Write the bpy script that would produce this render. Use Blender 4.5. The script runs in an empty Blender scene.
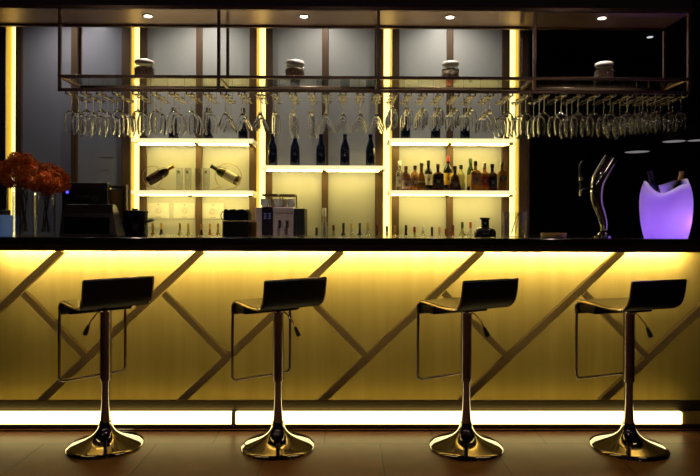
import bpy, bmesh, math, random
from mathutils import Vector, Matrix
random.seed(7)
R = math.radians
sc = bpy.context.scene
C = sc.collection
F, HC, YAW, ROLL, HOR = 590.0, 1.27, 0.0092, 0.003, 221.0
CAMR = Matrix.Rotation(-YAW, 3, 'Z') @ Matrix.Rotation(R(90), 3, 'X') @ Matrix.Rotation(ROLL, 3, 'Z')

def ray(x, y): return CAMR @ Vector(((x - 350) / F, (HOR - y) / F, -1))
def P(x, y, Y):
    d = ray(x, y); t = Y / d.y
    return Vector((d.x * t, Y, HC + d.z * t))
def PZ(x, y, z):
    d = ray(x, y); t = (z - HC) / d.z
    return Vector((d.x * t, d.y * t, z))
def PX(x, Y, y=221): return P(x, y, Y).x
def ZY(y, Y, x=345): return P(x, y, Y).z

# ------------------------------------------------------------ materials
MATS = {}
def mat(name, col=(.5, .5, .5), rough=.5, metal=0, emit=None, es=0, trans=0, ior=1.45, spec=.5, coat=0, noise=None, bump=0, sub=0, aniso=0):
    if name in MATS: return MATS[name]
    m = bpy.data.materials.new(name); m.use_nodes = True
    nt = m.node_tree; b = nt.nodes['Principled BSDF']
    b.inputs['Base Color'].default_value = (*col, 1)
    b.inputs['Roughness'].default_value = rough
    b.inputs['Metallic'].default_value = metal
    b.inputs['IOR'].default_value = ior
    b.inputs['Transmission Weight'].default_value = trans
    b.inputs['Specular IOR Level'].default_value = spec
    b.inputs['Coat Weight'].default_value = coat
    if emit:
        b.inputs['Emission Color'].default_value = (*emit, 1)
        b.inputs['Emission Strength'].default_value = es
    tc = nt.nodes.new('ShaderNodeTexCoord')
    if noise:
        scale, c2, stretch = noise
        mp = nt.nodes.new('ShaderNodeMapping'); mp.inputs['Scale'].default_value = stretch
        n = nt.nodes.new('ShaderNodeTexNoise'); n.inputs['Scale'].default_value = scale; n.inputs['Detail'].default_value = 5
        r = nt.nodes.new('ShaderNodeValToRGB')
        r.color_ramp.elements[0].position = .35; r.color_ramp.elements[1].position = .65
        r.color_ramp.elements[0].color = (*col, 1); r.color_ramp.elements[1].color = (*c2, 1)
        nt.links.new(tc.outputs['Object'], mp.inputs[0]); nt.links.new(mp.outputs[0], n.inputs[0])
        nt.links.new(n.outputs[0], r.inputs[0]); nt.links.new(r.outputs[0], b.inputs['Base Color'])
    if bump:
        n2 = nt.nodes.new('ShaderNodeTexNoise'); n2.inputs['Scale'].default_value = 60
        bp = nt.nodes.new('ShaderNodeBump'); bp.inputs['Strength'].default_value = bump; bp.inputs['Distance'].default_value = .002
        nt.links.new(tc.outputs['Object'], n2.inputs[0]); nt.links.new(n2.outputs[0], bp.inputs['Height']); nt.links.new(bp.outputs[0], b.inputs['Normal'])
    MATS[name] = m
    return m

LED = (1.0, .79, .24)
m_chrome = mat('chrome', (.62, .60, .60), .07, 1)
m_base = mat('stool_chrome', (.25, .225, .24), .08, 1)
m_chrome_pole = mat('brushed_chrome', (.38, .34, .37), .16, 1)
m_black = mat('black_lacquer', (.010, .008, .012), .22, 0, coat=.2)
m_leather = mat('black_leather', (.008, .006, .009), .45, 0, spec=.15, bump=.15)
m_plastic = mat('black_plastic', (.012, .012, .014), .4)
m_bronze = mat('dark_bronze', (.070, .045, .032), .28, .9, noise=(8, (.10, .065, .045), (1, 1, 1)))
m_frame = mat('rack_metal', (.25, .16, .13), .24, .85, noise=(6, (.32, .21, .17), (1, 1, 1)))
m_rail = mat('rail_brass', (.42, .33, .18), .25, 1)
m_glass = mat('clear_glass', (1, 1, 1), .0, 0, trans=1, ior=1.5)
def thin_glass(name, lo, hi, power, tint=(.96, .97, .95)):
    m = bpy.data.materials.new(name); m.use_nodes = True; nt = m.node_tree; L = nt.links.new
    nt.nodes.remove(nt.nodes['Principled BSDF'])
    t = nt.nodes.new('ShaderNodeBsdfTransparent'); t.inputs[0].default_value = (*tint, 1)
    g = nt.nodes.new('ShaderNodeBsdfGlossy'); g.inputs['Roughness'].default_value = .03
    f = nt.nodes.new('ShaderNodeLayerWeight'); f.inputs[0].default_value = .5
    p = nt.nodes.new('ShaderNodeMath'); p.operation = 'POWER'; p.inputs[1].default_value = power
    q = nt.nodes.new('ShaderNodeMath'); q.operation = 'MULTIPLY_ADD'; q.inputs[1].default_value = hi - lo; q.inputs[2].default_value = lo
    mx = nt.nodes.new('ShaderNodeMixShader')
    L(f.outputs['Facing'], p.inputs[0]); L(p.outputs[0], q.inputs[0]); L(q.outputs[0], mx.inputs[0]); L(t.outputs[0], mx.inputs[1]); L(g.outputs[0], mx.inputs[2])
    L(mx.outputs[0], nt.nodes['Material Output'].inputs[0])
    return m
m_hang = mat('stemware_glass', (1, 1, 1), .03, 0, trans=1, ior=1.5)
m_shelfglass = thin_glass('rack_shelf_glass', .07, .8, 2.6, (.9, .93, .9))
m_counter = mat('counter_stone', (.012, .009, .010), .16, 0, coat=.4, noise=(14, (.02, .015, .016), (1, 1, 1)))
m_fascia = mat('counter_edge', (.045, .020, .028), .35)
m_wall = mat('dark_wall', (.012, .008, .016), .5, noise=(3, (.016, .010, .020), (1, 1, 1)))
m_ceiling = mat('dark_ceiling', (.045, .028, .050), .6, noise=(2, (.055, .034, .058), (1, 1, 1)))
m_white = mat('white_paper', (.60, .57, .50), .7)
m_ink = mat('pale_grey_ink', (.30, .27, .22), .7)
m_porcelain = mat('porcelain', (.75, .72, .70), .25, 0, coat=.3)
m_led = mat('led_lens', (.9, .85, .6), .5, emit=(1, .82, .32), es=4.5)
m_ledcol = mat('led_column_lens', (.9, .85, .6), .5, emit=(1.0, .87, .34), es=1.8)
m_ledshelf = mat('led_shelf_edge', (.9, .85, .6), .5, emit=(1.0, .88, .45), es=1.05)
m_ledunder = mat('led_shelf_under', (.9, .85, .6), .5, emit=(1.0, .80, .25), es=20)
m_ledhid = mat('led_tape', (.9, .85, .6), .5, emit=(1, .84, .40), es=270)
m_lamp = mat('downlight_lens', (1, 1, 1), .5, emit=(1, .86, .66), es=14)

def panel_mat():
    m = bpy.data.materials.new('gold_frosted_glass'); m.use_nodes = True; nt = m.node_tree; L = nt.links.new
    b = nt.nodes['Principled BSDF']; b.inputs['Roughness'].default_value = .30
    tc = nt.nodes.new('ShaderNodeTexCoord'); mp = nt.nodes.new('ShaderNodeMapping'); mp.inputs['Scale'].default_value = (7, 7, .5)
    n = nt.nodes.new('ShaderNodeTexNoise'); n.inputs['Scale'].default_value = 2.0; n.inputs['Detail'].default_value = 3
    L(tc.outputs['Object'], mp.inputs[0]); L(mp.outputs[0], n.inputs[0])
    def ramp(a, c):
        r = nt.nodes.new('ShaderNodeValToRGB'); r.color_ramp.elements[0].position = .3; r.color_ramp.elements[1].position = .7
        r.color_ramp.elements[0].color = (*a, 1); r.color_ramp.elements[1].color = (*c, 1); L(n.outputs[0], r.inputs[0]); return r
    L(ramp((.075, .058, .018), (.09, .07, .022)).outputs[0], b.inputs['Base Color'])
    tr = nt.nodes.new('ShaderNodeBsdfTranslucent'); L(ramp((.42, .30, .085), (.50, .365, .115)).outputs[0], tr.inputs[0])
    mx = nt.nodes.new('ShaderNodeMixShader'); mx.inputs[0].default_value = .6
    L(b.outputs[0], mx.inputs[1]); L(tr.outputs[0], mx.inputs[2]); L(mx.outputs[0], nt.nodes['Material Output'].inputs[0])
    return m
m_panel = panel_mat()
m_rib = mat('rib_metal', (.52, .41, .20), .38, .25)

def floor_mat():
    m = bpy.data.materials.new('floor_tiles'); m.use_nodes = True
    nt = m.node_tree; b = nt.nodes['Principled BSDF']; L = nt.links.new
    tc = nt.nodes.new('ShaderNodeTexCoord'); mp = nt.nodes.new('ShaderNodeMapping')
    mp.inputs['Location'].default_value = (FX, FY, 0)
    br = nt.nodes.new('ShaderNodeTexBrick')
    br.offset = .5; br.squash = 1; br.inputs['Scale'].default_value = 1
    br.inputs['Brick Width'].default_value = .635; br.inputs['Row Height'].default_value = .635
    br.inputs['Mortar Size'].default_value = .004; br.inputs['Mortar Smooth'].default_value = .3; br.inputs['Bias'].default_value = 0
    br.inputs['Color1'].default_value = (.165, .074, .038, 1); br.inputs['Color2'].default_value = (.20, .092, .048, 1)
    br.inputs['Mortar'].default_value = (.05, .028, .018, 1)
    n = nt.nodes.new('ShaderNodeTexNoise'); n.inputs['Scale'].default_value = 7; n.inputs['Detail'].default_value = 8
    mx = nt.nodes.new('ShaderNodeMixRGB'); mx.blend_type = 'MULTIPLY'; mx.inputs[0].default_value = .5
    r = nt.nodes.new('ShaderNodeValToRGB'); r.color_ramp.elements[0].color = (.55, .52, .5, 1); r.color_ramp.elements[0].position = .3
    r.color_ramp.elements[1].position = .7
    L(tc.outputs['Object'], mp.inputs[0]); L(mp.outputs[0], br.inputs[0]); L(tc.outputs['Object'], n.inputs[0])
    L(n.outputs[0], r.inputs[0]); L(br.outputs[0], mx.inputs[1]); L(r.outputs[0], mx.inputs[2]); L(mx.outputs[0], b.inputs['Base Color'])
    b.inputs['Roughness'].default_value = .38; b.inputs['Specular IOR Level'].default_value = .15
    bp = nt.nodes.new('ShaderNodeBump'); bp.invert = True; bp.inputs['Strength'].default_value = .5; bp.inputs['Distance'].default_value = .002
    L(br.outputs['Fac'], bp.inputs['Height']); L(bp.outputs[0], b.inputs['Normal'])
    return m

# ------------------------------------------------------------ mesh helpers
def nb(): return bmesh.new()
def box(bm, x0, x1, y0, y1, z0, z1):
    vs = [bm.verts.new(p) for p in ((x0,y0,z0),(x1,y0,z0),(x1,y1,z0),(x0,y1,z0),(x0,y0,z1),(x1,y0,z1),(x1,y1,z1),(x0,y1,z1))]
    for f in ((3,2,1,0),(4,5,6,7),(0,1,5,4),(1,2,6,5),(2,3,7,6),(3,0,4,7)): bm.faces.new([vs[i] for i in f])
    return bm
def bar(bm, a, b, w, d, up=Vector((0, 1, 0))):
    """box between a and b, w wide across, d deep along up"""
    a, b = Vector(a), Vector(b); t = (b - a).normalized(); u = up.normalized(); s = t.cross(u).normalized()
    vs = []
    for p in (a, b):
        for i, j in ((-1,-1),(1,-1),(1,1),(-1,1)): vs.append(bm.verts.new(p + s*i*w/2 + u*j*d/2))
    for f in ((3,2,1,0),(4,5,6,7),(0,1,5,4),(1,2,6,5),(2,3,7,6),(3,0,4,7)): bm.faces.new([vs[i] for i in f])
    return bm
def prism(bm, pts, y0, y1, axis='y'):
    n = len(pts)
    def mk(p, t): return (p[0], t, p[1]) if axis == 'y' else ((t, p[0], p[1]) if axis == 'x' else (p[0], p[1], t))
    A = [bm.verts.new(mk(p, y0)) for p in pts]; B = [bm.verts.new(mk(p, y1)) for p in pts]
    bm.faces.new(A); bm.faces.new(B[::-1])
    for i in range(n): bm.faces.new((A[i], B[i], B[(i+1)%n], A[(i+1)%n]))
    return bm
def lathe(bm, prof, seg=24, M=None, zf=None):
    M = M or Matrix.Identity(4); rings = []
    for k, (r, z) in enumerate(prof):
        if r < 1e-6: rings.append([bm.verts.new(M @ Vector((0, 0, z)))])
        else: rings.append([bm.verts.new(M @ Vector((r*math.cos(2*math.pi*i/seg), r*math.sin(2*math.pi*i/seg), z + (zf(2*math.pi*i/seg, k) if zf else 0)))) for i in range(seg)])
    for a, b in zip(rings, rings[1:]):
        for i in range(seg):
            j = (i+1) % seg
            if len(a) == 1 and len(b) == 1: continue
            if len(a) == 1: bm.faces.new((a[0], b[j], b[i]))
            elif len(b) == 1: bm.faces.new((a[i], a[j], b[0]))
            else: bm.faces.new((a[i], a[j], b[j], b[i]))
    return bm
def tube(bm, pts, r, seg=10, closed=False, rs=None):
    pts = [Vector(p) for p in pts]; n = len(pts); rings = []
    up = None
    for i, p in enumerate(pts):
        if closed: t = pts[(i+1)%n] - pts[i-1]
        else: t = pts[min(i+1, n-1)] - pts[max(i-1, 0)]
        t.normalize()
        if up is None:
            up = Vector((0,0,1)) if abs(t.z) < .9 else Vector((1,0,0))
        s = t.cross(up).normalized(); up = s.cross(t).normalized()
        rr = rs[i] if rs else r
        rings.append([bm.verts.new(p + (s*math.cos(2*math.pi*k/seg) + up*math.sin(2*math.pi*k/seg))*rr) for k in range(seg)])
    for a, b in (list(zip(rings, rings[1:])) + ([(rings[-1], rings[0])] if closed else [])):
        for k in range(seg): bm.faces.new((a[k], a[(k+1)%seg], b[(k+1)%seg], b[k]))
    if not closed: bm.faces.new(rings[0][::-1]); bm.faces.new(rings[-1])
    return bm
def smooth_path(pts, n=6):
    pts = [Vector(p) for p in pts]; out = []
    for i in range(len(pts)-1):
        p0, p1, p2, p3 = pts[max(i-1,0)], pts[i], pts[i+1], pts[min(i+2, len(pts)-1)]
        for k in range(n):
            t = k/n
            out.append(.5*((2*p1) + (p2-p0)*t + (2*p0-5*p1+4*p2-p3)*t*t + (-p0+3*p1-3*p2+p3)*t**3))
    out.append(pts[-1]); return out
def obj(name, bm, m, parent=None, loc=None, smooth=False, bevel=0, kind=None, angle=35):
    bmesh.ops.recalc_face_normals(bm, faces=bm.faces)
    me = bpy.data.meshes.new(name); bm.to_mesh(me); bm.free()
    if smooth:
        for p in me.polygons: p.use_smooth = True
        me.set_sharp_from_angle(angle=R(angle))
    ms = m if isinstance(m, (list, tuple)) else [m]
    for q in ms: me.materials.append(q)
    o = bpy.data.objects.new(name, me); C.objects.link(o)
    if parent: o.parent = parent
    if loc is not None: o.location = loc
    if bevel:
        b = o.modifiers.new('b', 'BEVEL'); b.width = bevel; b.segments = 2; b.limit_method = 'ANGLE'
    if kind: o['kind'] = kind
    return o
def tag(o, label, cat, group=None, kind=None):
    o['label'] = label; o['category'] = cat
    if group: o['group'] = group
    if kind: o['kind'] = kind
    return o
def thing(name, label, cat, loc=(0,0,0), rz=0, group=None):
    o = bpy.data.objects.new(name, None); C.objects.link(o); o.empty_display_size = .05
    o.location = loc; o.rotation_euler = (0, 0, rz)
    return tag(o, label, cat, group)
def dup(root, loc=None, rz=None, label=None, group=None, dx=None):
    r = root.copy(); C.objects.link(r)
    if loc is not None: r.location = loc
    if rz is not None: r.rotation_euler = (0, 0, rz)
    if label: r['label'] = label
    if group: r['group'] = group
    for ch in list(root.children):
        c = ch.copy(); C.objects.link(c); c.parent = r
        for g in list(ch.children):
            d = g.copy(); C.objects.link(d); d.parent = c
    return r
def struct(name, bm, m, **k): return obj(name, bm, m, kind='structure', **k)

# ------------------------------------------------------------ room
YF, YP, YK = 3.32, 3.74, 3.60          # counter front edge, bar front panel
YS, YW = 5.00, 5.30          # shelf front, back-bar wall
ZC = 1.174
pj = PZ(380, 444, 0); FY = -(pj.y) ; FX = -pj.x
struct('floor', box(nb(), -5, 5, -2.5, 8, -.1, 0), floor_mat())
struct('ceiling', box(nb(), -5, 5, -2.5, 8, 3.2, 3.3), m_ceiling)
struct('wall_left', box(nb(), -5.1, -5, -2.5, 8, 0, 3.2), m_wall)
struct('wall_right', box(nb(), 5, 5.1, -2.5, 8, 0, 3.2), m_wall)
struct('wall_behind', box(nb(), -5, 5, -2.6, -2.5, 0, 3.2), m_wall)
struct('wall_back', box(nb(), -5, 5, 7.2, 7.3, 0, 3.2), m_wall)

# bulkhead above the bar
BX1 = PX(691, 3.65)
ZB = ZY(9.0, 3.65)
m_soffit = mat('soffit_bronze', (.62, .43, .33), .28, .6, noise=(1.3, (.72, .52, .40), (1, 3, 1)))
struct('ceiling_bulkhead', box(nb(), -4.9, BX1, 3.65, 3.95, ZB, 3.2), m_ceiling)
struct('trim_1', box(nb(), -4.9, BX1-.002, 3.655, 3.945, ZB-.008, ZB), m_soffit)
struct('trim_2', box(nb(), -4.9, BX1, 3.635, 3.655, ZB-.012, ZB+.010), m_frame)
struct('trim_3', box(nb(), -4.9, BX1, 3.945, 3.965, ZB-.02, ZB+.010), m_frame)

# back-bar wall of pale frosted panels, bronze uprights
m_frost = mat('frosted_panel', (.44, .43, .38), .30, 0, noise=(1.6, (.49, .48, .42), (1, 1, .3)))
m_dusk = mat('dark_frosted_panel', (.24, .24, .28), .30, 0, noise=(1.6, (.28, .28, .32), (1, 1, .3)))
m_up = mat('upright_bronze', (.105, .062, .032), .45, .35, noise=(9, (.13, .075, .04), (1, 1, .2)))
ZT = 3.2
cols = [(5, 15.5), (129.3, 139.5), (256, 265.5), (382.5, 392), (509, 519)]
XL, XR = PX(0, YW), PX(527, YW)
struct('wall_back_bar', box(nb(), XL-1.5, XR, YW+.12, YW+.2, 0, ZT), m_wall)
for i, (a, b) in enumerate(zip([c[1] for c in cols], [c[0] for c in cols[1:]])):
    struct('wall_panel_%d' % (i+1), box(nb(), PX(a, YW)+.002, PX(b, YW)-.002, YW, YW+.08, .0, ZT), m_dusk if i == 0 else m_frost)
struct('wall_panel_5', box(nb(), -4.9, PX(cols[0][0], YW)-.002, YW, YW+.08, 0, ZT), m_wall)
ups = [(15.5, 21), (121, 130), (139.5, 146), (249, 256), (265.5, 272), (375, 382.5), (392, 399), (502, 509), (519, 527)]
divs = [(70.5, 76.5), (195.5, 201.5), (321.5, 328), (446.5, 453)]
k = 4
for a, b in ups + divs:
    struct('trim_%d' % k, box(nb(), PX(a, YW-.03), PX(b, YW-.03), YW-.03, YW-.001, 0, ZT), m_up, bevel=.002); k += 1
# thin chrome corner post at the right end of the back bar
struct('trim_%d' % k, box(nb(), PX(527, YW-.03)+.002, PX(529, YW-.03), YW-.04, YW+.1, 0, ZT), m_frame)
m_cream = mat('channel_cream', (.78, .58, .07), .5)
ords = ['leftmost', 'second from the left', 'middle', 'fourth from the left', 'rightmost']
where = ['behind the orange flowers at the far left', 'beside the dark panels and the tilted dark wine bottle', 'between the tilted pale wine bottle and the champagne bottles', 'between the champagne bottles and the liquor shelf', 'at the right end of the liquor shelf']
for i, (a, b) in enumerate(cols):
    x0, x1 = PX(a, YW), PX(b, YW)
    t = thing('light_column', 'glowing %s vertical light column, %s' % (ords[i], where[i]), 'light column', ((x0+x1)/2, YW, 0), group='vertical light columns of the back bar')
    h = (x1-x0)/2
    bm = nb(); box(bm, -h, -h+.004, 0, .10, .93, ZT-.01); box(bm, h-.004, h, 0, .10, .93, ZT-.01); box(bm, -h, h, .10, .11, .93, ZT-.01)
    obj('channel', bm, m_cream, t)
    obj('light_diffuser', box(nb(), -h+.016, h-.016, .075, .098, .94, ZT-.02), m_ledcol, t)

# illuminated shelves
def shelf(px0, px1, py, label, mids):
    z = ZY(py, YS, (px0+px1)/2); x0, x1 = PX(px0, YS), PX(px1, YS)
    t = thing('lit_shelf', label, 'shelf', ((x0+x1)/2, YS, z), group='illuminated back bar shelves')
    h = (x1-x0)/2
    obj('shelf_board', box(nb(), -h, h, .012, YW-YS-.032, -.03, 0), mat('shelf_acrylic', (.80, .76, .62), .3), t)
    obj('lit_edge', box(nb(), -h, h, 0, .012, -.030, 0), m_ledshelf, t)
    obj('under_light', box(nb(), -h+.03, h-.03, .09, .17, -.038, -.030), m_ledunder, t)
    for q in mids:
        xx = PX(q, YS) - (x0+x1)/2
        obj('bracket', box(nb(), xx-.018, xx+.018, .001, .22, -.052, -.037), m_rail, t)
    return z
z_u2 = shelf(131, 253, 138.5, 'upper glowing shelf left of centre holding three dark bottles', (196, 250))
z_l2 = shelf(131, 253, 190.5, 'lower glowing shelf holding two tilted wine bottles and tall glasses', (190, 250))
z_3 = shelf(261, 386, 165.5, 'single middle glowing shelf with the row of dark champagne bottles', (324, 381))
z_u4 = shelf(389, 516, 138.5, 'upper glowing shelf above the row of liquor bottles', (450, 511))
z_l4 = shelf(389, 516, 190.5, 'lower glowing shelf crowded with liquor bottles', (447, 511))

# back counter
t = thing('back_counter', 'dark low counter running beneath the illuminated shelves', 'counter', (0, 4.62, 0))
obj('worktop', box(nb(), XL-1.2, XR, 0, YW-4.62-.032, .90, .93), m_counter, t)
obj('cabinet', box(nb(), XL-1.2, XR-.01, .03, YW-4.62-.032, 0, .90), m_plastic, t)

# ------------------------------------------------------------ the bar
bar_t = thing('bar_counter', 'long dark bar counter with glowing gold front crossed by diagonal ribs', 'bar counter', (0, YP, 0))
L0, L1 = -3.6, 3.4
obj('countertop', box(nb(), L0, L1, YF-YP, .21, ZC-.04, ZC), m_counter, bar_t, bevel=.004)
zf = ZY(249.5, YF)
obj('fascia', box(nb(), L0, L1, YF-YP+.004, YF-YP+.03, zf, ZC-.04), m_fascia, bar_t)
obj('edge_trim', box(nb(), L0, L1, YF-YP, YF-YP+.032, zf-.012, zf), mat('edge_bronze', (.12, .075, .03), .4, .6), bar_t)
bm = nb(); bm.faces.new([bm.verts.new(v) for v in ((L0, 0, .10), (L1, 0, .10), (L1, 0, ZC-.04), (L0, 0, ZC-.04))])
obj('front_panel', bm, m_panel, bar_t)
obj('light_box_lining', box(nb(), L0, L1, .158, .166, .10, ZC-.04), mat('light_box_lining', (.05, .045, .035), .6), bar_t)
obj('body', box(nb(), L0, L1, .167, .20, 0, ZC-.04), m_plastic, bar_t)
obj('light_box_floor', box(nb(), L0, L1, .001, .158, .09, .115), mat('light_box_lining', (.05, .045, .035), .6), bar_t)
K = YK - YP
xt0b, xt1b = PX(-20, YP), PX(681, YP)
zs0, zs1 = ZY(424.3, YK-.03), ZY(410.9, YK)
obj('plinth', box(nb(), L0, L1, K+.001, -.001, 0, zs1+.003), mat('plinth_metal', (.06, .045, .025), .45, .3), bar_t)
obj('base_rail', box(nb(), L0, L1, K+.004, K+.016, zs1+.003, ZY(400.5, YK)), mat('base_rail_metal', (.085, .06, .03), .4, .5), bar_t, bevel=.004)
obj('kick_board', box(nb(), L0, L1, K-.03, K, 0, zs0-.002), mat('kick_bronze', (.05, .03, .02), .3, .6), bar_t)
obj('kick_trim', box(nb(), L0, L1, K-.036, K-.030, .008, .014), m_chrome, bar_t)
xa, xm, xb = PX(-60, YP), PX(234, YK-.03), PX(683, YK-.03)
for s0, s1 in ((xa, xm-.012), (xm+.012, xb)):
    obj('light_strip', box(nb(), s0, s1, K-.030, K, zs0, zs1), m_led, bar_t, bevel=.004)
obj('strip_joint', box(nb(), xm-.012, xm+.012, K-.028, K, zs0, zs1), mat('joint', (.35, .28, .12), .5), bar_t)
obj('end_cap', box(nb(), xb, xb+.6, K-.024, K, zs0, zs1), mat('end_gold', (.55, .42, .12), .4), bar_t)
# LED tapes inside the light box behind the frosted front: bright one under the worktop, faint one at the foot
xt0, xt1 = PX(2, YP), PX(681, YP)
obj('upper_light_tape', box(nb(), xt0, xt1, .026, .050, ZC-.066, ZC-.050), m_ledhid, bar_t)
obj('overhang_fill_tape', box(nb(), xt0, xt1, YF-YP+.045, YF-YP+.065, ZC-.052, ZC-.042), mat('overhang_fill', (.9, .85, .6), .5, emit=(1, .74, .28), es=9), bar_t)  # hidden tape added in front to brighten ribs and panel face
obj('lower_light_tape', box(nb(), xt0b, xt1b, .07, .085, .117, .123), mat('lower_tape', (.9, .85, .6), .5, emit=(1, .76, .2), es=9), bar_t)
# diagonal mullions standing in front of the frosted glass
def pp(x, y): return P(x, y, YP-.019)
ribs = []
for n in range(-2, 7):
    top = (62 + 140*n, 250.5); bot = (62 + 140*n - 162, 402)
    ribs.append((top, bot))
def rib(a, b, w=.046):
    A, B = pp(*a), pp(*b); A.y -= YP; B.y -= YP
    return bar(nb(), A, B, w, .038)
for top, bot in ribs:
    obj('diagonal_rib', rib(top, bot), m_rib, bar_t, bevel=.003)
for n in range(-2, 6):
    a = (24 + 140*n, 293); b = (86 + 140*n, 356)
    obj('cross_rib', rib(a, b, .040), m_rib, bar_t, bevel=.003)

# ------------------------------------------------------------ overhead rack
YR0, YR1 = 3.65, 3.95
xr0, xr1 = PX(59.5, YR0)-.0145, PX(688.5, YR0)+.0145
zsh = ZY(77.4, YR0); zbt = ZY(90.9, YR0)
rack = thing('overhead_glass_rack', 'long dark metal rack hung over the bar, carrying jars and upturned glasses', 'glass rack', ((xr0+xr1)/2, 3.8, zbt))
rx, ry, rz_ = (xr0+xr1)/2, 3.8, zbt
def rb(name, x0, x1, y0, y1, z0, z1, m=m_frame): return obj(name, box(nb(), x0-rx, x1-rx, y0-ry, y1-ry, z0-rz_, z1-rz_), m, rack, bevel=.0015)
w = .019
for px in (59.5, 218, 378, 534.5, 688.5):
    X = PX(px, YR0) + (-.005 if px < 100 else (.005 if px > 600 else 0))
    rb('post', X-w/2, X+w/2, YR0, YR0+w, zbt-w/2, ZB-.012)
    rb('post', X-w/2, X+w/2, YR1-w, YR1, zsh-w/2, ZB-.030)
    rb('side_rail', X-w/2, X+w/2, YR0+w, YR1-w, zsh-w/2, zsh+w/2)
rb('long_rail', xr0, xr1, YR0-.001, YR0+w-.001, zsh-w/2, zsh+w/2)
rb('long_rail', xr0, xr1, YR1-w+.001, YR1+.001, zsh-w/2, zsh+w/2)
rb('long_rail', xr0, xr1, YR0-.001, YR0+w-.001, zbt-w/2, zbt+w/2)
rb('glass_shelf', xr0+w, xr1-w, YR0+w, YR1-w, zsh-.002, zsh+.006, m_shelfglass)
zr = zbt - w/2        # underside of the bottom frame

# glass kinds, hanging: z = 0 is the foot's underside-face at the top, bowl opens downwards
def glass_mesh(kind):
    foot = {'wine': .034, 'flute': .030, 'martini': .034, 'sherry': .030, 'coupe': .034, 'small': .031}[kind]
    prof = {
     'wine':   [(.0045, .010), (.0033, .03), (.0033, .085), (.006, .098), (.022, .108), (.036, .128), (.0425, .155), (.0425, .180), (.039, .210), (.034, .238)],
     'flute':  [(.0045, .010), (.0033, .03), (.0033, .085), (.006, .098), (.017, .112), (.024, .140), (.026, .170), (.0255, .200), (.022, .240)],
     'martini':[(.0045, .010), (.0033, .03), (.0033, .095), (.005, .106), (.018, .130), (.034, .162), (.0485, .192), (.0490, .205)],
     'sherry': [(.0045, .010), (.0033, .025), (.0033, .065), (.006, .076), (.020, .086), (.031, .106), (.0345, .130), (.033, .158), (.029, .185)],
     'coupe':  [(.0045, .010), (.0033, .03), (.0033, .080), (.010, .092), (.020, .104), (.022, .118), (.036, .134), (.046, .158), (.0475, .200)],
     'small':  [(.0045, .010), (.0033, .025), (.0033, .075), (.006, .086), (.020, .096), (.032, .116), (.036, .140), (.034, .172), (.029, .205)],
    }[kind]
    outer = [(0, 0), (foot, 0), (foot, .002), (foot*.5, .005)] + prof
    th = .0018
    inner = []
    for r, z in reversed(prof):
        if z > prof[3][1] + .004: inner.append((max(r-th, .001), z + (0 if (r, z) == prof[-1] else .0005)))
    inner.append((0, prof[3][1] + .008))
    pr = [(r, -z) for r, z in outer + inner]
    return lathe(nb(), pr, 20)
proto = {}
GAP = .003
order = [('wine', 72, 3), ('wine', 87, 3), ('wine', 102, 3), ('wine', 118, 3), ('wine', 138, 2), ('wine', 156, 2), ('wine', 174, 2), ('wine', 191, 2), ('wine', 208, 2),
         ('martini', 225, 3), ('martini', 243, 2), ('martini', 260, 2), ('flute', 275, 2), ('flute', 293, 3), ('flute', 312, 3),
         ('martini', 326, 3), ('martini', 343, 3), ('martini', 360, 3), ('martini', 377, 3),
         ('sherry', 393, 3), ('sherry', 408, 3), ('sherry', 423, 3), ('sherry', 439, 3), ('sherry', 455, 3), ('sherry', 471, 3), ('coupe', 489, 3),
         ('wine', 508, 3), ('wine', 525, 3), ('wine', 544, 3), ('wine', 561, 2), ('wine', 578, 3), ('wine', 594, 2), ('wine', 610, 2), ('wine', 627, 3),
         ('small', 642, 3), ('small', 655, 3), ('small', 668, 3), ('small', 681, 2)]
names = {'wine': ('wine_glass', 'large rounded wine glass', 'hanging wine glasses'), 'flute': ('champagne_flute', 'slim champagne flute', 'hanging champagne flutes'),
         'martini': ('martini_glass', 'cone-shaped martini glass', 'hanging martini glasses'), 'sherry': ('sherry_glass', 'short small-bowled glass', 'hanging short glasses'),
         'coupe': ('margarita_glass', 'wide stepped margarita glass', 'hanging wide glasses'), 'small': ('small_wine_glass', 'small wine glass', 'hanging small wine glasses')}
def ordinal(n):
    w = ['first','second','third','fourth','fifth','sixth','seventh','eighth','ninth','tenth','eleventh','twelfth','thirteenth','fourteenth','fifteenth','sixteenth','seventeenth','eighteenth','nineteenth']
    return w[n-1]
NR = len(order)
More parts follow.
